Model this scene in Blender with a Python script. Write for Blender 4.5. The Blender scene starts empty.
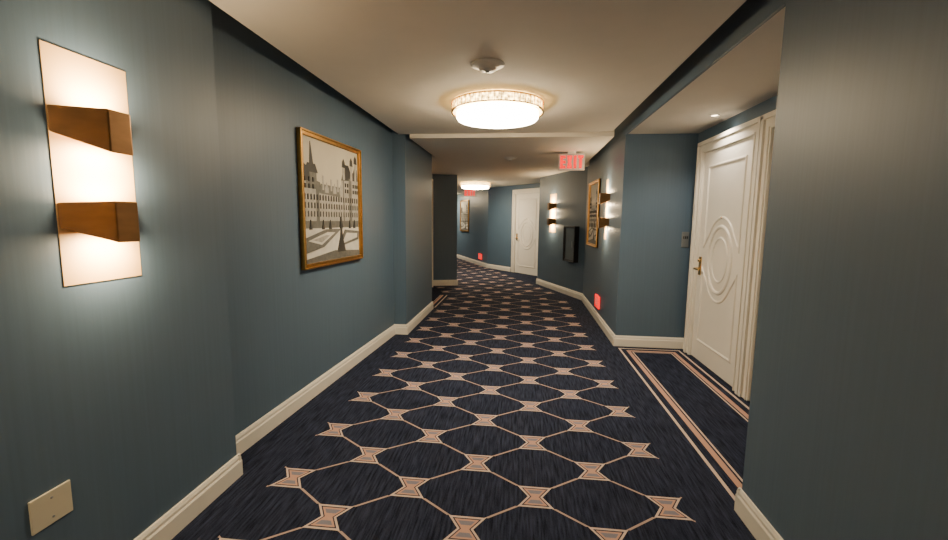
import bpy, math, random
from mathutils import Matrix, Vector
random.seed(3)
S=bpy.context.scene
# ------------------------------------------------------------------ node expression helper
class E:
    def __init__(s,nt,sock): s.nt=nt; s.k=sock
    def _op(s,op,*o,clamp=False):
        n=s.nt.nodes.new('ShaderNodeMath'); n.operation=op; n.use_clamp=clamp
        for i,a in enumerate((s,)+o):
            if isinstance(a,E): s.nt.links.new(a.k,n.inputs[i])
            else: n.inputs[i].default_value=float(a)
        return E(s.nt,n.outputs[0])
    def __add__(s,o): return s._op('ADD',o)
    def __sub__(s,o): return s._op('SUBTRACT',o)
    def __mul__(s,o): return s._op('MULTIPLY',o)
    def __truediv__(s,o): return s._op('DIVIDE',o)
    def __lt__(s,o): return s._op('LESS_THAN',o)
    def __gt__(s,o): return s._op('GREATER_THAN',o)
    def abs(s): return s._op('ABSOLUTE')
    def fract(s): return s._op('FRACT')
    def max(s,o): return s._op('MAXIMUM',o)
    def inv(s): return (s*-1.0)+1.0
def mixc(nt,f,a,b):
    n=nt.nodes.new('ShaderNodeMix'); n.data_type='RGBA'
    nt.links.new(f.k if isinstance(f,E) else f,n.inputs[0])
    for v,i in ((a,6),(b,7)):
        if isinstance(v,tuple): n.inputs[i].default_value=(*v,1)
        else: nt.links.new(v,n.inputs[i])
    return n.outputs[2]
def newmat(name):
    m=bpy.data.materials.new(name); m.use_nodes=True
    return m,m.node_tree,m.node_tree.nodes['Principled BSDF']
def noise(nt,scale,vec_scale=(1,1,1),detail=3,coord='Object'):
    tc=nt.nodes.new('ShaderNodeTexCoord'); mp=nt.nodes.new('ShaderNodeMapping'); no=nt.nodes.new('ShaderNodeTexNoise')
    mp.inputs['Scale'].default_value=vec_scale; no.inputs['Scale'].default_value=scale; no.inputs['Detail'].default_value=detail
    nt.links.new(tc.outputs[coord],mp.inputs[0]); nt.links.new(mp.outputs[0],no.inputs['Vector'])
    return no.outputs[0]
def mat(name,col,rough=.5,metal=0,emit=None,es=0,var=.08,vs=(1,1,1),scale=8,bump=0,spec=None):
    m,nt,b=newmat(name)
    b.inputs['Roughness'].default_value=rough; b.inputs['Metallic'].default_value=metal
    if spec is not None: b.inputs['Specular IOR Level'].default_value=spec
    no=noise(nt,scale,vs)
    lo=tuple(c*(1-var) for c in col); hi=tuple(min(1,c*(1+var)) for c in col)
    nt.links.new(mixc(nt,no,lo,hi),b.inputs['Base Color'])
    if bump:
        bp=nt.nodes.new('ShaderNodeBump'); bp.inputs['Strength'].default_value=bump; bp.inputs['Distance'].default_value=.003
        nt.links.new(no,bp.inputs['Height']); nt.links.new(bp.outputs[0],b.inputs['Normal'])
    if emit: b.inputs['Emission Color'].default_value=(*emit,1); b.inputs['Emission Strength'].default_value=es
    return m
M={}
M['wall']=mat('blue_wallpaper',(.088,.140,.208),.46,var=.10,vs=(50,50,1.0),scale=1.2,bump=.12,spec=.42)
M['white']=mat('trim_white',(.82,.78,.70),.35,var=.03)
M['door']=mat('door_white',(.84,.80,.73),.35,var=.03)
M['ceil']=mat('ceiling_paint',(.78,.73,.65),.8,var=.03)
M['gold']=mat('gold_leaf',(.66,.38,.12),.32,1,var=.25,scale=30,bump=.2)
M['brass']=mat('brass',(.75,.50,.20),.25,1,var=.05)
M['bronze']=mat('sconce_bronze',(.24,.125,.050),.30,.75,var=.3,scale=9,vs=(1,1,3))
M['plate']=mat('painted_light_pool_amber',(.86,.54,.24),.6,var=.05)  # amber colour imitates the warm light pools around a sconce
M['bulb']=mat('lamp_diffuser',(1,.85,.6),.5,emit=(1,.78,.46),es=18)
M['redlit']=mat('exit_red',(.85,.0,.0),.5,emit=(1,.0,.0),es=1.7,var=.02)
M['signwhite']=mat('sign_white',(.45,.40,.37),.5,emit=(1,.8,.7),es=.08)
M['dark']=mat('dark_metal',(.03,.03,.035),.4,.3)
M['plastic']=mat('white_plastic',(.75,.73,.68),.4,var=.02)
M['ivory']=mat('ivory_plate',(.66,.61,.47),.35,.1,var=.05)
M['nickel']=mat('plaque_nickel',(.30,.32,.34),.35,.6)
M['glassgrey']=mat('cabinet_glass',(.16,.18,.19),.12)
M['red']=mat('extinguisher_red',(.5,.02,.02),.3)
M['glow']=mat('drum_glass',(1,.9,.7),.4,emit=(1,.81,.54),es=54)
# crystal band
m,nt,b=newmat('crystal_band'); M['crystal']=m
tc=nt.nodes.new('ShaderNodeTexCoord'); vo=nt.nodes.new('ShaderNodeTexVoronoi'); vo.inputs['Scale'].default_value=40
nt.links.new(tc.outputs['Object'],vo.inputs['Vector'])
b.inputs['Base Color'].default_value=(.9,.8,.6,1); b.inputs['Roughness'].default_value=.2
b.inputs['Emission Color'].default_value=(1,.66,.22,1)
dd=E(nt,vo.outputs['Distance'])
nt.links.new((dd*dd*26.0+1.2).k,b.inputs['Emission Strength'])
# picture inks
M['sky']=mat('print_paper',(.50,.46,.37),.5,var=.2,scale=3)
M['ink']=mat('print_ink',(.03,.03,.03),.5,var=.4,scale=20)
M['ink2']=mat('print_midgrey',(.12,.12,.11),.5,var=.5,scale=25)
M['stone']=mat('print_stone',(.33,.32,.29),.5,var=.4,scale=22)
M['pale']=mat('print_pale',(.58,.57,.52),.5,var=.2,scale=12)

# ------------------------------------------------------------------ carpet
def carpet(name,ox,oy,ang,xmin,xmax,ymin,ymax,rects=()):
    m,nt,b=newmat(name)
    b.inputs['Roughness'].default_value=.95; b.inputs['Specular IOR Level'].default_value=.1
    tc=nt.nodes.new('ShaderNodeTexCoord'); sp=nt.nodes.new('ShaderNodeSeparateXYZ'); nt.links.new(tc.outputs['Object'],sp.inputs[0])
    X=E(nt,sp.outputs[0]); Y=E(nt,sp.outputs[1])
    c,s=math.cos(ang),math.sin(ang)
    dx=X-ox; dy=Y-oy
    px=dx*c+dy*s; py=dy*c-dx*s
    PX,PY=.697,.576
    ax=((px/PX+100.5).fract()-.5).abs(); ay=((py/PY+100.5).fract()-.5).abs()
    far=(ax+ay)>.5
    near=far.inv()
    qx=(ax*near+(ax*-1+.5)*far)*PX; qy=(ay*near+(ay*-1+.5)*far)*PY
    hw,hh,wa=.096,.088,.040
    f=qx-(qy*((hw-wa)/hh)+wa); g=qy-hh
    d=f.max(g)
    mask=(px>xmin)*(px<xmax)*(py>ymin)*(py<ymax)
    tx,ty=.3485-2*hw,.288-2*hh; L=math.hypot(tx,ty)
    ln=((((qx-hw)*ty)-((qy-hh)*tx)).abs()/L<.0062)*(qy>hh)
    no1=noise(nt,7,(11,.9,1),6); no2=noise(nt,1.3,(1,1,1),2); no3=noise(nt,260,(1,.3,1),2)
    f1=(E(nt,no1)*3.2-1.25)*.7+E(nt,no2)*.2+(E(nt,no3)-.4)*.5
    base=mixc(nt,f1._op('ADD',0,clamp=True),(.007,.009,.020),(.040,.052,.100))
    cream=(.62,.50,.44); pink=(.54,.33,.26); grey=(.22,.22,.28)
    col=mixc(nt,ln*mask,base,(.44,.33,.29))
    col=mixc(nt,(d<0)*mask,col,cream)
    col=mixc(nt,(d<-.013)*mask,col,(.03,.032,.06))
    col=mixc(nt,(d<-.020)*mask,col,pink)
    col=mixc(nt,(d<-.032)*(qy>.026)*mask,col,grey)
    for (cx,cy,hx,hy) in rects:
        D=((X-cx).abs()-hx).max((Y-cy).abs()-hy)
        col=mixc(nt,(D.abs()<.011),col,cream)
        col=mixc(nt,((D+.085).abs()<.020),col,pink)
        col=mixc(nt,((D+.125).abs()<.007),col,cream)
    nt.links.new(col,b.inputs['Base Color'])
    bp=nt.nodes.new('ShaderNodeBump'); bp.inputs['Strength'].default_value=.5; bp.inputs['Distance'].default_value=.004
    nt.links.new(no3,bp.inputs['Height']); nt.links.new(bp.outputs[0],b.inputs['Normal'])
    return m
M['carpetA']=carpet('carpet_hexagon',.112,2.195,0,-1.50,.80,-50,50,rects=((1.54,3.70,.34,1.40),(-1.70,8.2,.26,1.1)))
M['carpetB']=carpet('carpet_hexagon_bend',-.25,8.30,math.radians(21.4),-1.15,1.15,.05,50)

# ------------------------------------------------------------------ mesh builder
class MB:
    def __init__(s): s.v=[]; s.f=[]; s.mi=[]; s.sm=[]; s.mats=[]
    def m(s,key):
        if key not in s.mats: s.mats.append(key)
        return s.mats.index(key)
    def add(s,vs,fs,key,smooth=False):
        o=len(s.v); s.v+= [tuple(v) for v in vs]; k=s.m(key)
        for f in fs: s.f.append([i+o for i in f]); s.mi.append(k); s.sm.append(smooth)
    def hexa(s,p,key):
        s.add(p,[(3,2,1,0),(4,5,6,7),(0,1,5,4),(1,2,6,5),(2,3,7,6),(3,0,4,7)],key)
    def box(s,x0,x1,y0,y1,z0,z1,key):
        s.hexa([(x0,y0,z0),(x1,y0,z0),(x1,y1,z0),(x0,y1,z0),(x0,y0,z1),(x1,y0,z1),(x1,y1,z1),(x0,y1,z1)],key)
    def prismz(s,pts,z0,z1,key,sidekey=None):
        n=len(pts)
        s.add([(x,y,z0) for x,y in pts]+[(x,y,z1) for x,y in pts],[tuple(range(n))[::-1],tuple(range(n,2*n))],key)
        s.add([(x,y,z0) for x,y in pts]+[(x,y,z1) for x,y in pts],[(i,(i+1)%n,(i+1)%n+n,i+n) for i in range(n)],sidekey or key)
    def prismy(s,pts,y0,y1,key):
        n=len(pts)
        s.add([(x,y0,z) for x,z in pts]+[(x,y1,z) for x,z in pts],[tuple(range(n)),tuple(range(n,2*n))[::-1]]+[(i,i+n,(i+1)%n+n,(i+1)%n) for i in range(n)],key)
    def lathe(s,prof,c,key,seg=48,axis='z',smooth=True):
        vs=[];n=len(prof)
        for i in range(seg):
            a=2*math.pi*i/seg
            for r,h in prof:
                if axis=='z': vs.append((c[0]+r*math.cos(a),c[1]+r*math.sin(a),c[2]+h))
                else: vs.append((c[0]+r*math.cos(a),c[1]-h,c[2]+r*math.sin(a)))
        fs=[]
        for i in range(seg):
            j=(i+1)%seg
            for k in range(n-1): fs.append((i*n+k,j*n+k,j*n+k+1,i*n+k+1))
        s.add(vs,fs,key,smooth)
    def loop(s,pts,y,r,key,closed=True):
        n=len(pts); vs=[]; K=5
        for i in range(n):
            p=Vector(pts[i]); a=Vector(pts[(i-1)%n]) if (closed or i>0) else p; b=Vector(pts[(i+1)%n]) if (closed or i<n-1) else p
            t1=(p-a); t2=(b-p)
            t1=t1.normalized() if t1.length>1e-9 else t2.normalized(); t2=t2.normalized() if t2.length>1e-9 else t1
            nn=Vector((-(t1.y+t2.y),t1.x+t2.x)); nn.normalize()
            q=max(.5,nn.dot(Vector((-t1.y,t1.x))))
            for k in range(K):
                an=math.pi*k/(K-1); o=nn*(math.cos(an)*r/q)
                vs.append((p.x+o.x,y-math.sin(an)*r*.8,p.y+o.y))
        fs=[]
        for i in range(n if closed else n-1):
            j=(i+1)%n
            for k in range(K-1): fs.append((i*K+k,j*K+k,j*K+k+1,i*K+k+1))
        s.add(vs,fs,key)
    def obj(s,name,parent=None,bevel=0):
        me=bpy.data.meshes.new(name); me.from_pydata(s.v,[],s.f); 
        for k in s.mats: me.materials.append(M[k])
        for p,k,sm in zip(me.polygons,s.mi,s.sm): p.material_index=k; p.use_smooth=sm
        import bmesh
        bm=bmesh.new(); bm.from_mesh(me); bmesh.ops.recalc_face_normals(bm,faces=bm.faces); bm.to_mesh(me); bm.free()
        o=bpy.data.objects.new(name,me); S.collection.objects.link(o)
        if parent: o.parent=parent
        if bevel:
            md=o.modifiers.new('bevel','BEVEL'); md.width=bevel; md.segments=2; md.limit_method='ANGLE'
        return o
def empty(name,loc,out=None):
    e=bpy.data.objects.new(name,None); e.empty_display_size=.1; S.collection.objects.link(e)
    e.location=loc
    if out is not None: e.rotation_euler=(0,0,math.atan2(out[0],-out[1]))
    return e

# ------------------------------------------------------------------ room shell
H=2.75; HC=2.50
left=[(-1.61,-5),(-1.61,2.17),(-1.77,2.17),(-1.62,5.33),(-1.46,5.33),(-1.46,6.95),(-1.97,6.95),(-1.97,9.45),(-1.44,9.62),(-5.91,20)]
right=[(1.17,-5),(1.17,2.2),(1.97,2.2),(1.97,5.2),(1.17,5.2),(1.2,8.2),(.415,10.2),(.62,10.35),(.62,11.45),(-1.03,13.40),(-3.87,20)]
b=MB(); b.prismz(left+[(-6.8,20),(-6.8,-5)],-.02,H,'wall'); b.obj('wall_left')
b=MB(); b.prismz(right+[(2.9,20),(2.9,-5)],-.02,H,'wall'); b.obj('wall_right')
b=MB(); b.box(-6.8,2.9,20,20.15,-.02,H,'wall'); b.obj('wall_far')
b=MB(); b.box(-6.8,2.9,-5.15,-5,-.02,H,'wall'); b.obj('wall_back')
b=MB()
b.add([(-6.8,-5.15,0),(2.9,-5.15,0),(2.9,8.3,0),(-6.8,8.3,0)],[(0,1,2,3)],'carpetA')
b.add([(-6.8,8.3,0),(2.9,8.3,0),(2.9,20,0),(-6.8,20,0)],[(0,1,2,3)],'carpetB')
b.obj('floor')
# ceilings
b=MB()
b.box(-1.54,1.04,-5,5.33,2.55,2.60,'ceil')
b.prismz([(-1.40,5.33),(1.07,5.33),(1.10,8.0),(2.9,8.1),(2.9,20),(-6.8,20),(-6.8,6.95),(-1.40,6.95)],HC,2.60,'ceil')
b.box(-6.8,2.9,-5.15,20.15,H,H+.05,'ceil')
b.obj('ceiling')
b=MB(); b.box(1.19,1.975,2.2,5.2,2.50,2.75,'ceil'); b.obj('ceiling_alcove')
b=MB(); b.box(1.17,1.19,2.2,5.2,2.495,2.75,'wall'); b.obj('wall_fascia')
# baseboards
def baseboard(name,segs):
    b=MB(); prof=[(0,0),(.020,0),(.020,.088),(.014,.098),(.014,.112),(.007,.128),(0,.130)]
    for p0,p1,side in segs:
        p0=Vector(p0);p1=Vector(p1); t=(p1-p0).normalized(); n=Vector((t.y,-t.x))*side
        p0=p0-t*.018; p1=p1+t*.018
        k=len(prof); vs=[(p.x+n.x*o,p.y+n.y*o,z+.001) for p in (p0,p1) for o,z in prof]
        fs=[(i,(i+1)%k,(i+1)%k+k,i+k) for i in range(k)]+[tuple(range(k)),tuple(range(k,2*k))]
        b.add(vs,fs,'white')
    return b.obj(name)
L=left; R=right
baseboard('baseboard_left',[(L[i],L[i+1],1) for i in (0,1,2,3,4,5)]+[(L[6],(-1.97,7.80),1),(L[7],L[8],1),(L[8],L[9],1)])
def along(a,bb,t): return (a[0]+(bb[0]-a[0])*t,a[1]+(bb[1]-a[1])*t)
baseboard('baseboard_right',[(R[0],R[1],-1),(R[1],R[2],-1),((1.97,2.2),(1.97,2.50),-1),((1.97,5.08),R[3],-1),(R[3],R[4],-1),(R[4],R[5],-1),(R[5],R[6],-1),(R[6],R[7],-1),(R[7],R[8],-1),(along(R[8],R[9],.545),R[9],-1),(R[9],R[10],-1)])

# ------------------------------------------------------------------ doors
def arc(cx,cz,rx,rz,a0,a1,n=14):
    return [(cx+rx*math.cos(math.radians(a0+(a1-a0)*i/n)),cz+rz*math.sin(math.radians(a0+(a1-a0)*i/n))) for i in range(n+1)]
def door(name,loc,out,W=1.12,Hd=2.24,handle=1):
    e=empty(name,(loc[0],loc[1],0),out)
    c=.115
    b=MB()
    b.box(-W/2,W/2,-.012,.0,.008,Hd,'door')
    w=W/2-.13
    cz=1.13; rx,rz=.245,.33
    up=[(-w,Hd-.16),(w,Hd-.16),(w,cz+.12)]+arc(0,cz,rx+.07,rz+.09,38,142)+[(-w,cz+.12)]
    lo=[(-w,.22),(-w,cz-.12)]+arc(0,cz,rx+.07,rz+.09,218,322)+[(w,cz-.12),(w,.22)]
    b.loop(up[::-1],-.012,.015,'door'); b.loop(lo[::-1],-.012,.015,'door')
    b.loop(arc(0,cz,rx,rz,0,352,44),-.012,.020,'door')
    b.loop(arc(0,cz,rx*.66,rz*.66,0,352,44),-.012,.012,'door')
    b.obj('slab',e)
    b=MB()
    for sx in (-1,1):
        a0,a1=sorted((sx*(W/2+.004),sx*(W/2+c))); b.box(a0,a1,-.035,0,.002,Hd+.006,'white')
        a0,a1=sorted((sx*(W/2+c-.03),sx*(W/2+c+.010))); b.box(a0,a1,-.055,0,.002,Hd+c,'white')
        a0,a1=sorted((sx*(W/2+.02),sx*(W/2+.032))); b.box(a0,a1,-.045,0,.002,Hd+.02,'white')
    b.box(-W/2-c,W/2+c,-.035,0,Hd+.004,Hd+c,'white')
    b.box(-W/2-c-.010,W/2+c+.010,-.055,0,Hd+c-.03,Hd+c+.012,'white')
    b.obj('casing',e,bevel=.003)
    b=MB(); hx=handle*(W/2-.07)
    b.box(hx-.028,hx+.028,-.022,-.012,.93,1.13,'brass')
    b.lathe([(.0,.060),(.012,.060),(.012,.0)],(hx,-.02,1.0),'brass',16,axis='y')
    b.box(min(hx,hx-handle*.12),max(hx,hx-handle*.12),-.085,-.068,.991,1.010,'brass')
    b.lathe([(0,.02),(.016,.02),(.018,0)],(hx,-.02,1.09),'brass',16,axis='y')
    b.obj('lever_handle',e,bevel=.003)
    b=MB(); b.lathe([(0,.012),(.010,.012),(.012,0)],(0,-.012,1.55),'brass',12,axis='y'); b.obj('peephole',e)
    return e
door('door_1',(1.97,4.44),(-1,0),W=1.00,handle=-1)
door('door_4',(1.97,3.18),(-1,0),W=1.00,handle=1)
fd=Vector((-1.65,1.95)).normalized()
pc=along(R[8],R[9],.27)
door('door_2',pc,(-fd.y,fd.x),W=.98,handle=-1)
door('door_3',(-1.97,8.58),(1,0),W=1.12,handle=-1)

# ------------------------------------------------------------------ sconces
def sconce(name,loc,out,power=7.5):
    e=empty(name,(loc[0],loc[1],1.665),out)
    b=MB(); b.box(-.156,.156,-.003,0,-.415,.415,'plate'); b.obj('light_pool_panel',e)  # thin panel painted as the sconce's light pool on the wall
    for nm,zc in (('upper_shade',.165),('lower_shade',-.165)):
        b=MB(); bw,fw,bh,fh,dp=.155,.045,.045,.078,.118; zf=zc-.022
        b.hexa([(-fw,-dp,zf-fh),(fw,-dp,zf-fh),(bw,-.003,zc-bh),(-bw,-.003,zc-bh),(-fw,-dp,zf+fh),(fw,-dp,zf+fh),(bw,-.003,zc+bh),(-bw,-.003,zc+bh)],'bronze')
        o=b.obj(nm,e,bevel=.004)
        for sg in (1,-1):
            l=bpy.data.lights.new('lamp','AREA'); l.shape='RECTANGLE'; l.size=.13; l.size_y=.035; l.energy=power; l.color=(1,.74,.42)
            lo=bpy.data.objects.new('lamp',l); S.collection.objects.link(lo); lo.parent=e
            lo.location=(0,-.070,zc-.014+sg*.084)
            lo.rotation_euler=(math.pi-.5,0,0) if sg>0 else (.5,0,0)
sconce('added_wall_sconce',(-1.61,1.485),(1,0))
sconce('added_wall_sconce',(1.182,6.08),(-1,-.0))
aw=Vector((.415-1.2,2.0)).normalized()
aout=(-aw.y,aw.x)
def awp(Y): return (1.2-.3925*(Y-8.2),Y)
sconce('added_wall_sconce',awp(9.5),aout)
sconce('added_wall_sconce',(1.17,-1.6),(-1,0),5)  # unseen sconce behind the camera, added to brighten the walls
sconce('added_wall_sconce',(-1.61,-1.6),(1,0),5)  # its opposite, likewise added out of view for more wall light

# ------------------------------------------------------------------ ceiling lights
def clight(name,x,y,z):
    e=empty(name,(x,y,z))
    b=MB()
    b.lathe([(0,0),(.30,0),(.30,-.012),(0,-.012)],(0,0,0),'plastic'); b.obj('canopy',e)
    b=MB(); b.lathe([(.20,-.012),(.395,-.012),(.405,-.02),(.405,-.085),(.36,-.09)],(0,0,0),'crystal',64); b.obj('crystal_band',e)
    b=MB()
    for zz in (-.016,-.088): b.lathe([(.400,zz-.006),(.416,zz-.006),(.416,zz+.006),(.400,zz+.006),(.400,zz-.006)],(0,0,0),'brass',64,smooth=False)
    for i in range(48):
        a=2*math.pi*i/48; ca,sa=math.cos(a),math.sin(a); t=.002
        b.hexa([(ca*r-sa*q,sa*r+ca*q,zz) for zz in (-.088,-.016) for r,q in ((.404,-t),(.412,-t),(.412,t),(.404,t))],'brass')
    b.obj('brass_gallery',e)
    b=MB(); b.lathe([(.365,-.088),(.368,-.135),(.355,-.152),(.30,-.162),(.15,-.168),(0,-.17)],(0,0,0),'glow',64); b.obj('glass_drum',e)
clight('added_hidden_light',-.235,3.98,2.55)
clight('added_hidden_light',-1.25,11.6,HC)
clight('added_hidden_light',-.235,-2.3,2.55)
clight('added_hidden_light',-3.05,16.3,HC)  # lamp added out of sight past the bend to brighten the far end
def detector(name,x,y,z,r):
    e=empty(name,(x,y,z)); b=MB()
    b.lathe([(0,0),(r,0),(r,-.008),(r*.85,-.016),(r*.5,-.018),(r*.5,-.035),(r*.4,-.045),(0,-.048)],(0,0,0),'plastic',40); b.obj('body',e)
    b=MB(); b.lathe([(0,-.048),(r*.12,-.049),(r*.12,-.055),(0,-.056)],(0,0,0),'nickel',16); b.obj('sensor',e)
detector('smoke_detector',-.25,3.02,2.55,.115)
detector('smoke_detector',-.2,7.0,HC,.10)
e=empty('recessed_downlight',(1.78,4.35,2.50)); b=MB()
b.lathe([(.028,-.001),(.045,-.001),(.045,-.006),(.030,-.006),(.028,-.001)],(0,0,0),'plastic',24); b.obj('trim_ring',e)
b=MB(); b.lathe([(0,-.003),(.028,-.003)],(0,0,0),'bulb',24); b.obj('lens',e)
l=bpy.data.lights.new('lamp','SPOT'); l.energy=34; l.spot_size=2.4; l.spot_blend=.6; l.color=(1,.86,.68); l.shadow_soft_size=.03
lo=bpy.data.objects.new('lamp',l); S.collection.objects.link(lo); lo.parent=e; lo.location=(0,0,-.02)

# ------------------------------------------------------------------ exit signs
def letters(b,x,z,h,w,y0,y1,key,word='EXIT'):
    t=h*.2; gap=w*.3; cx=x
    def R_(x0,x1,z0,z1): b.prismy([(x0,z0),(x1,z0),(x1,z1),(x0,z1)],y0,y1,key)
    for ch in word:
        if ch=='E':
            R_(cx,cx+t,z,z+h)
            for zz in (z,z+h/2-t/2,z+h-t): R_(cx+t,cx+w,zz,zz+t)
            cx+=w+gap
        if ch=='X':
            b.prismy([(cx,z),(cx+t*1.1,z),(cx+w,z+h),(cx+w-t*1.1,z+h)],y0,y1,key)
            b.prismy([(cx+w-t*1.1,z),(cx+w,z),(cx+t*1.1,z+h),(cx,z+h)],y0+.0003,y1,key); cx+=w+gap
        if ch=='I': R_(cx,cx+t,z,z+h); cx+=t+gap
        if ch=='T':
            R_(cx+w/2-t/2,cx+w/2+t/2,z,z+h-t); R_(cx,cx+w,z+h-t,z+h); cx+=w
def exit_sign(name,x,y,ztop,out,w=.37,h=.235):
    e=empty(name,(x,y,ztop),out); b=MB()
    b.box(-.06,.06,-.03,.03,-.032,0,'plastic'); b.obj('canopy',e)
    b=MB(); b.box(-w/2,w/2,-.025,.025,-.032-h,-.032,'signwhite'); b.obj('housing',e,bevel=.004)
    b=MB(); lw=.074; tot=lw*3+.034+lw*.3*3
    letters(b,-tot/2,-.032-h*.88,h*.76,lw,-.029,-.0255,'redlit'); b.obj('letters',e)
exit_sign('exit_sign',.71,6.45,HC,(-.1,-1))
exit_sign('exit_sign',-1.62,13.5,HC,(.1,-1))
def low_exit(name,loc,out):
    e=empty(name,(loc[0],loc[1],.30),out); b=MB()
    b.box(-.15,.15,-.025,0,-.09,.09,'redlit'); b.obj('lit_panel',e,bevel=.004)
    b=MB(); letters(b,-.11,-.05,.10,.05,-.027,-.0255,'signwhite'); b.obj('letters',e)
low_exit('low_level_exit_sign',(1.184,6.5),(-1,0))
w2=Vector((-2.84,6.6)).normalized()
p=along(R[9],R[10],.10); low_exit('low_level_exit_sign',p,(-w2.y,w2.x))

# ------------------------------------------------------------------ pictures
def frame(b,w,h,t,d,key='gold'):
    for sx in (-1,1):
        a=sorted((sx*w/2,sx*(w/2-t))); b.box(a[0],a[1],-d,0,-h/2,h/2,key)
        a=sorted((sx*w/2,sx*(w/2-t*.35))); b.box(a[0],a[1],-d-.01,0,-h/2,h/2,key)
    for sz in (-1,1):
        a=sorted((sz*h/2,sz*(h/2-t))); b.box(-w/2,w/2,-d+.001,0,a[0],a[1],key)
        a=sorted((sz*h/2,sz*(h/2-t*.35))); b.box(-w/2,w/2,-d-.01,0,a[0],a[1],key)
def castle_picture(name,loc,zc,out,w,h):
    e=empty(name,(loc[0],loc[1],zc),out)
    b=MB(); t=.042; frame(b,w,h,t,.03); b.obj('gilt_frame',e,bevel=.003)
    iw,ih=w-2*t,h-2*t
    b=MB(); b.box(-iw/2-.005,iw/2+.005,-.010,0,-ih/2-.005,ih/2+.005,'sky')
    lay=[.0105]
    def P(pts,key,k=None):
        lay[0]+=.00006
        b.prismy([((x-.5)*iw,(z-.5)*ih) for x,z in pts],-lay[0],-.0100,key)
    P([(0,0),(1,0),(1,.33),(0,.33)],'pale')
    P([(.0,.28),(1,.28),(1,.36),(0,.37)],'ink2')
    # left keep with spire
    P([(.0,.34),(.27,.34),(.27,.66),(.0,.68)],'stone')
    P([(.05,.60),(.22,.60),(.215,.74),(.06,.74)],'ink2')
    P([(.03,.73),(.24,.73),(.20,.80),(.17,.80),(.135,.97),(.125,.97),(.11,.80),(.08,.80)],'ink')
    P([(.0,.66),(.12,.66),(.10,.76),(.0,.80)],'ink')
    P([(.20,.34),(.27,.34),(.27,.66),(.20,.67)],'ink2')
    # central wing
    P([(.25,.34),(.72,.34),(.72,.56),(.25,.58)],'stone')
    P([(.25,.57),(.72,.55),(.70,.64),(.28,.65)],'ink2')
    for x,hh in ((.32,.72),(.46,.70),(.58,.71)):
        P([(x-.015,.60),(x+.015,.60),(x+.013,hh),(x-.013,hh)],'stone')
    for x in (.38,.52,.64): P([(x-.03,.58),(x+.03,.58),(x+.03,.62),(x,.67),(x-.03,.62)],'stone')
    # right pavilion with towers
    P([(.62,.34),(1,.34),(1,.74),(.66,.72),(.66,.60),(.62,.60)],'stone')
    P([(.65,.71),(1,.73),(.98,.84),(.93,.85),(.90,.80),(.84,.80),(.80,.86),(.73,.86)],'ink')
    P([(.80,.34),(.86,.34),(.86,.74),(.80,.74)],'ink2')
    P([(.68,.34),(.70,.34),(.70,.72),(.68,.72)],'ink2')
    for x,hh in ((.70,.88),(.86,.91),(.95,.94)):
        P([(x-.022,.72),(x+.022,.72),(x+.02,hh),(x-.02,hh)],'stone'); P([(x-.032,hh-.05),(x+.032,hh-.05),(x+.025,hh),(x,hh+.03),(x-.025,hh)],'ink')
    for r in range(3):
        for c in range(21):
            x=.02+c*.047+(.006 if r%2 else 0); z=.375+r*.068
            P([(x,z),(x+.016,z),(x+.016,z+.040),(x+.008,z+.048),(x,z+.040)],'ink')
    for r in range(2):
        for x in (.03,.09,.15,.72,.765,.885,.93,.97): P([(x,.60+r*.055),(x+.018,.60+r*.055),(x+.018,.635+r*.055),(x,.635+r*.055)],'ink')
    # parterre garden and foreground yew
    P([(.0,.20),(.35,.27),(.62,.27),(.30,.12),(.0,.08)],'ink2')
    P([(.05,.18),(.36,.245),(.50,.24),(.26,.14)],'pale')
    P([(.12,.185),(.34,.22),(.40,.215),(.26,.16)],'stone')
    P([(.55,.10),(.98,.16),(1,.24),(.70,.26)],'ink2')
    P([(.62,.13),(.95,.18),(.95,.22),(.72,.23)],'pale')
    P([(.0,.0),(1,.0),(1,.05),(.5,.08),(0,.03)],'ink2')
    P([(.54,.06),(.70,.06),(.645,.20),(.635,.26),(.65,.29),(.63,.38),(.61,.38),(.595,.29),(.61,.26),(.60,.20)],'ink')
    for x in (.1,.3,.42,.8,.9): P([(x-.02,.27),(x+.02,.27),(x,.35)],'ink')
    b.obj('castle_print',e)
    return e
wo=Vector((.15,3.16)).normalized()
pl=along(L[2],L[3],(3.735-2.17)/3.16)
castle_picture('framed_castle_picture',(pl[0],pl[1]),1.64,(wo.y,-wo.x),1.11,1.10)
castle_picture('framed_castle_picture',(1.191,7.2),1.62,(-1,0),.95,1.05)
p=along(R[9],R[10],.37)
castle_picture('framed_castle_picture',p,1.65,(-w2.y,w2.x),1.1,1.15)

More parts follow.
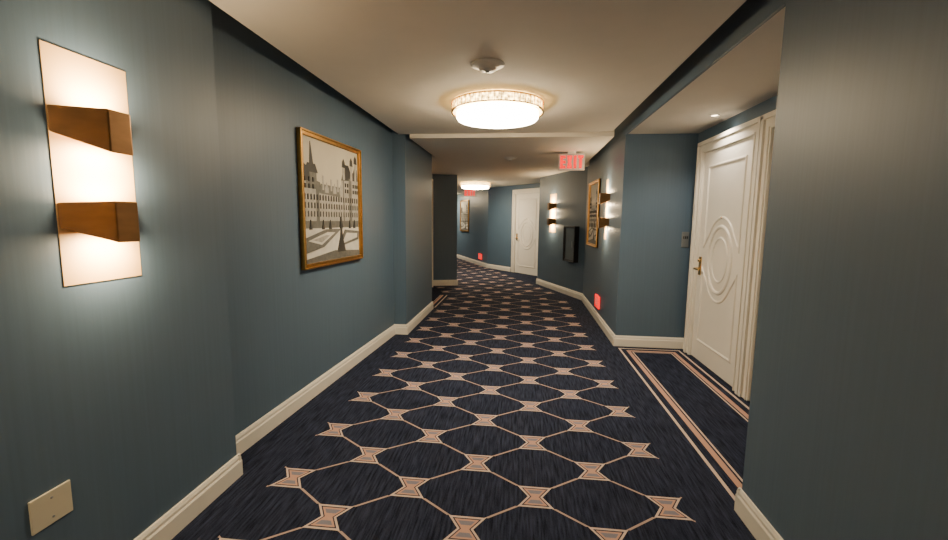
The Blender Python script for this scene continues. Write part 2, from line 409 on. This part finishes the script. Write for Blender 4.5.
# ------------------------------------------------------------------ small fittings
e=empty('extinguisher_cabinet',(*awp(8.62),1.05),aout)
b=MB(); frame(b,.46,.70,.045,.09,'dark'); b.box(-.21,.21,-.01,0,-.33,.33,'dark'); b.obj('cabinet_frame',e,bevel=.003)
b=MB(); b.lathe([(0,-.30),(.075,-.30),(.075,.06),(.03,.12),(.03,.16),(0,.16)],(0,-.045,0),'red',20) 
b.v=[(x,-.045+(y+.045)*.4,z) for x,y,z in b.v]; b.obj('extinguisher',e)
b=MB(); b.box(-.185,.185,-.075,-.070,-.305,.305,'glassgrey'); b.obj('door_pane',e)
b=MB(); b.box(.15,.165,-.115,-.09,-.06,.06,'nickel'); b.obj('pull',e)

e=empty('wall_outlet_plate',(-1.61,1.213,.49),(1,0))
b=MB(); b.box(-.066,.066,-.008,0,-.06,.06,'ivory'); b.obj('plate',e,bevel=.003)
b=MB()
for sz in (-.035,.035): b.lathe([(0,.010),(.004,.010),(.004,.007)],(0,0,sz),'nickel',10,axis='y')
b.obj('screws',e)
e=empty('room_number_plaque',(1.90,5.2,1.30),(0,-1))
b=MB(); b.box(-.04,.04,-.010,0,-.09,.09,'nickel'); b.obj('plaque',e,bevel=.003)
b=MB(); 
for i,x in enumerate((-.02,.0,.02)): b.box(x-.006,x+.006,-.012,-.010,.01,.04,'dark')
b.obj('digits',e)

# ------------------------------------------------------------------ world & camera
w=bpy.data.worlds.new('world'); S.world=w; w.use_nodes=True
w.node_tree.nodes['Background'].inputs[0].default_value=(.02,.022,.025,1)
cam=bpy.data.cameras.new('camera'); co=bpy.data.objects.new('camera',cam); S.collection.objects.link(co)
cam.sensor_width=36; cam.lens=426/948*36; cam.clip_start=.02
psi=math.radians(6.19); th=math.radians(6.69); al=.011
F=Vector((-math.sin(psi)*math.cos(th),math.cos(psi)*math.cos(th),-math.sin(th)))
Rr=Vector((math.cos(psi),math.sin(psi),0)); U=Rr.cross(F)
R2=Rr*math.cos(al)+U*math.sin(al); U2=U*math.cos(al)-Rr*math.sin(al)
mw=Matrix((R2,U2,-F)).transposed().to_4x4(); mw.translation=Vector((0,0,1.5))
co.matrix_world=mw
S.camera=co
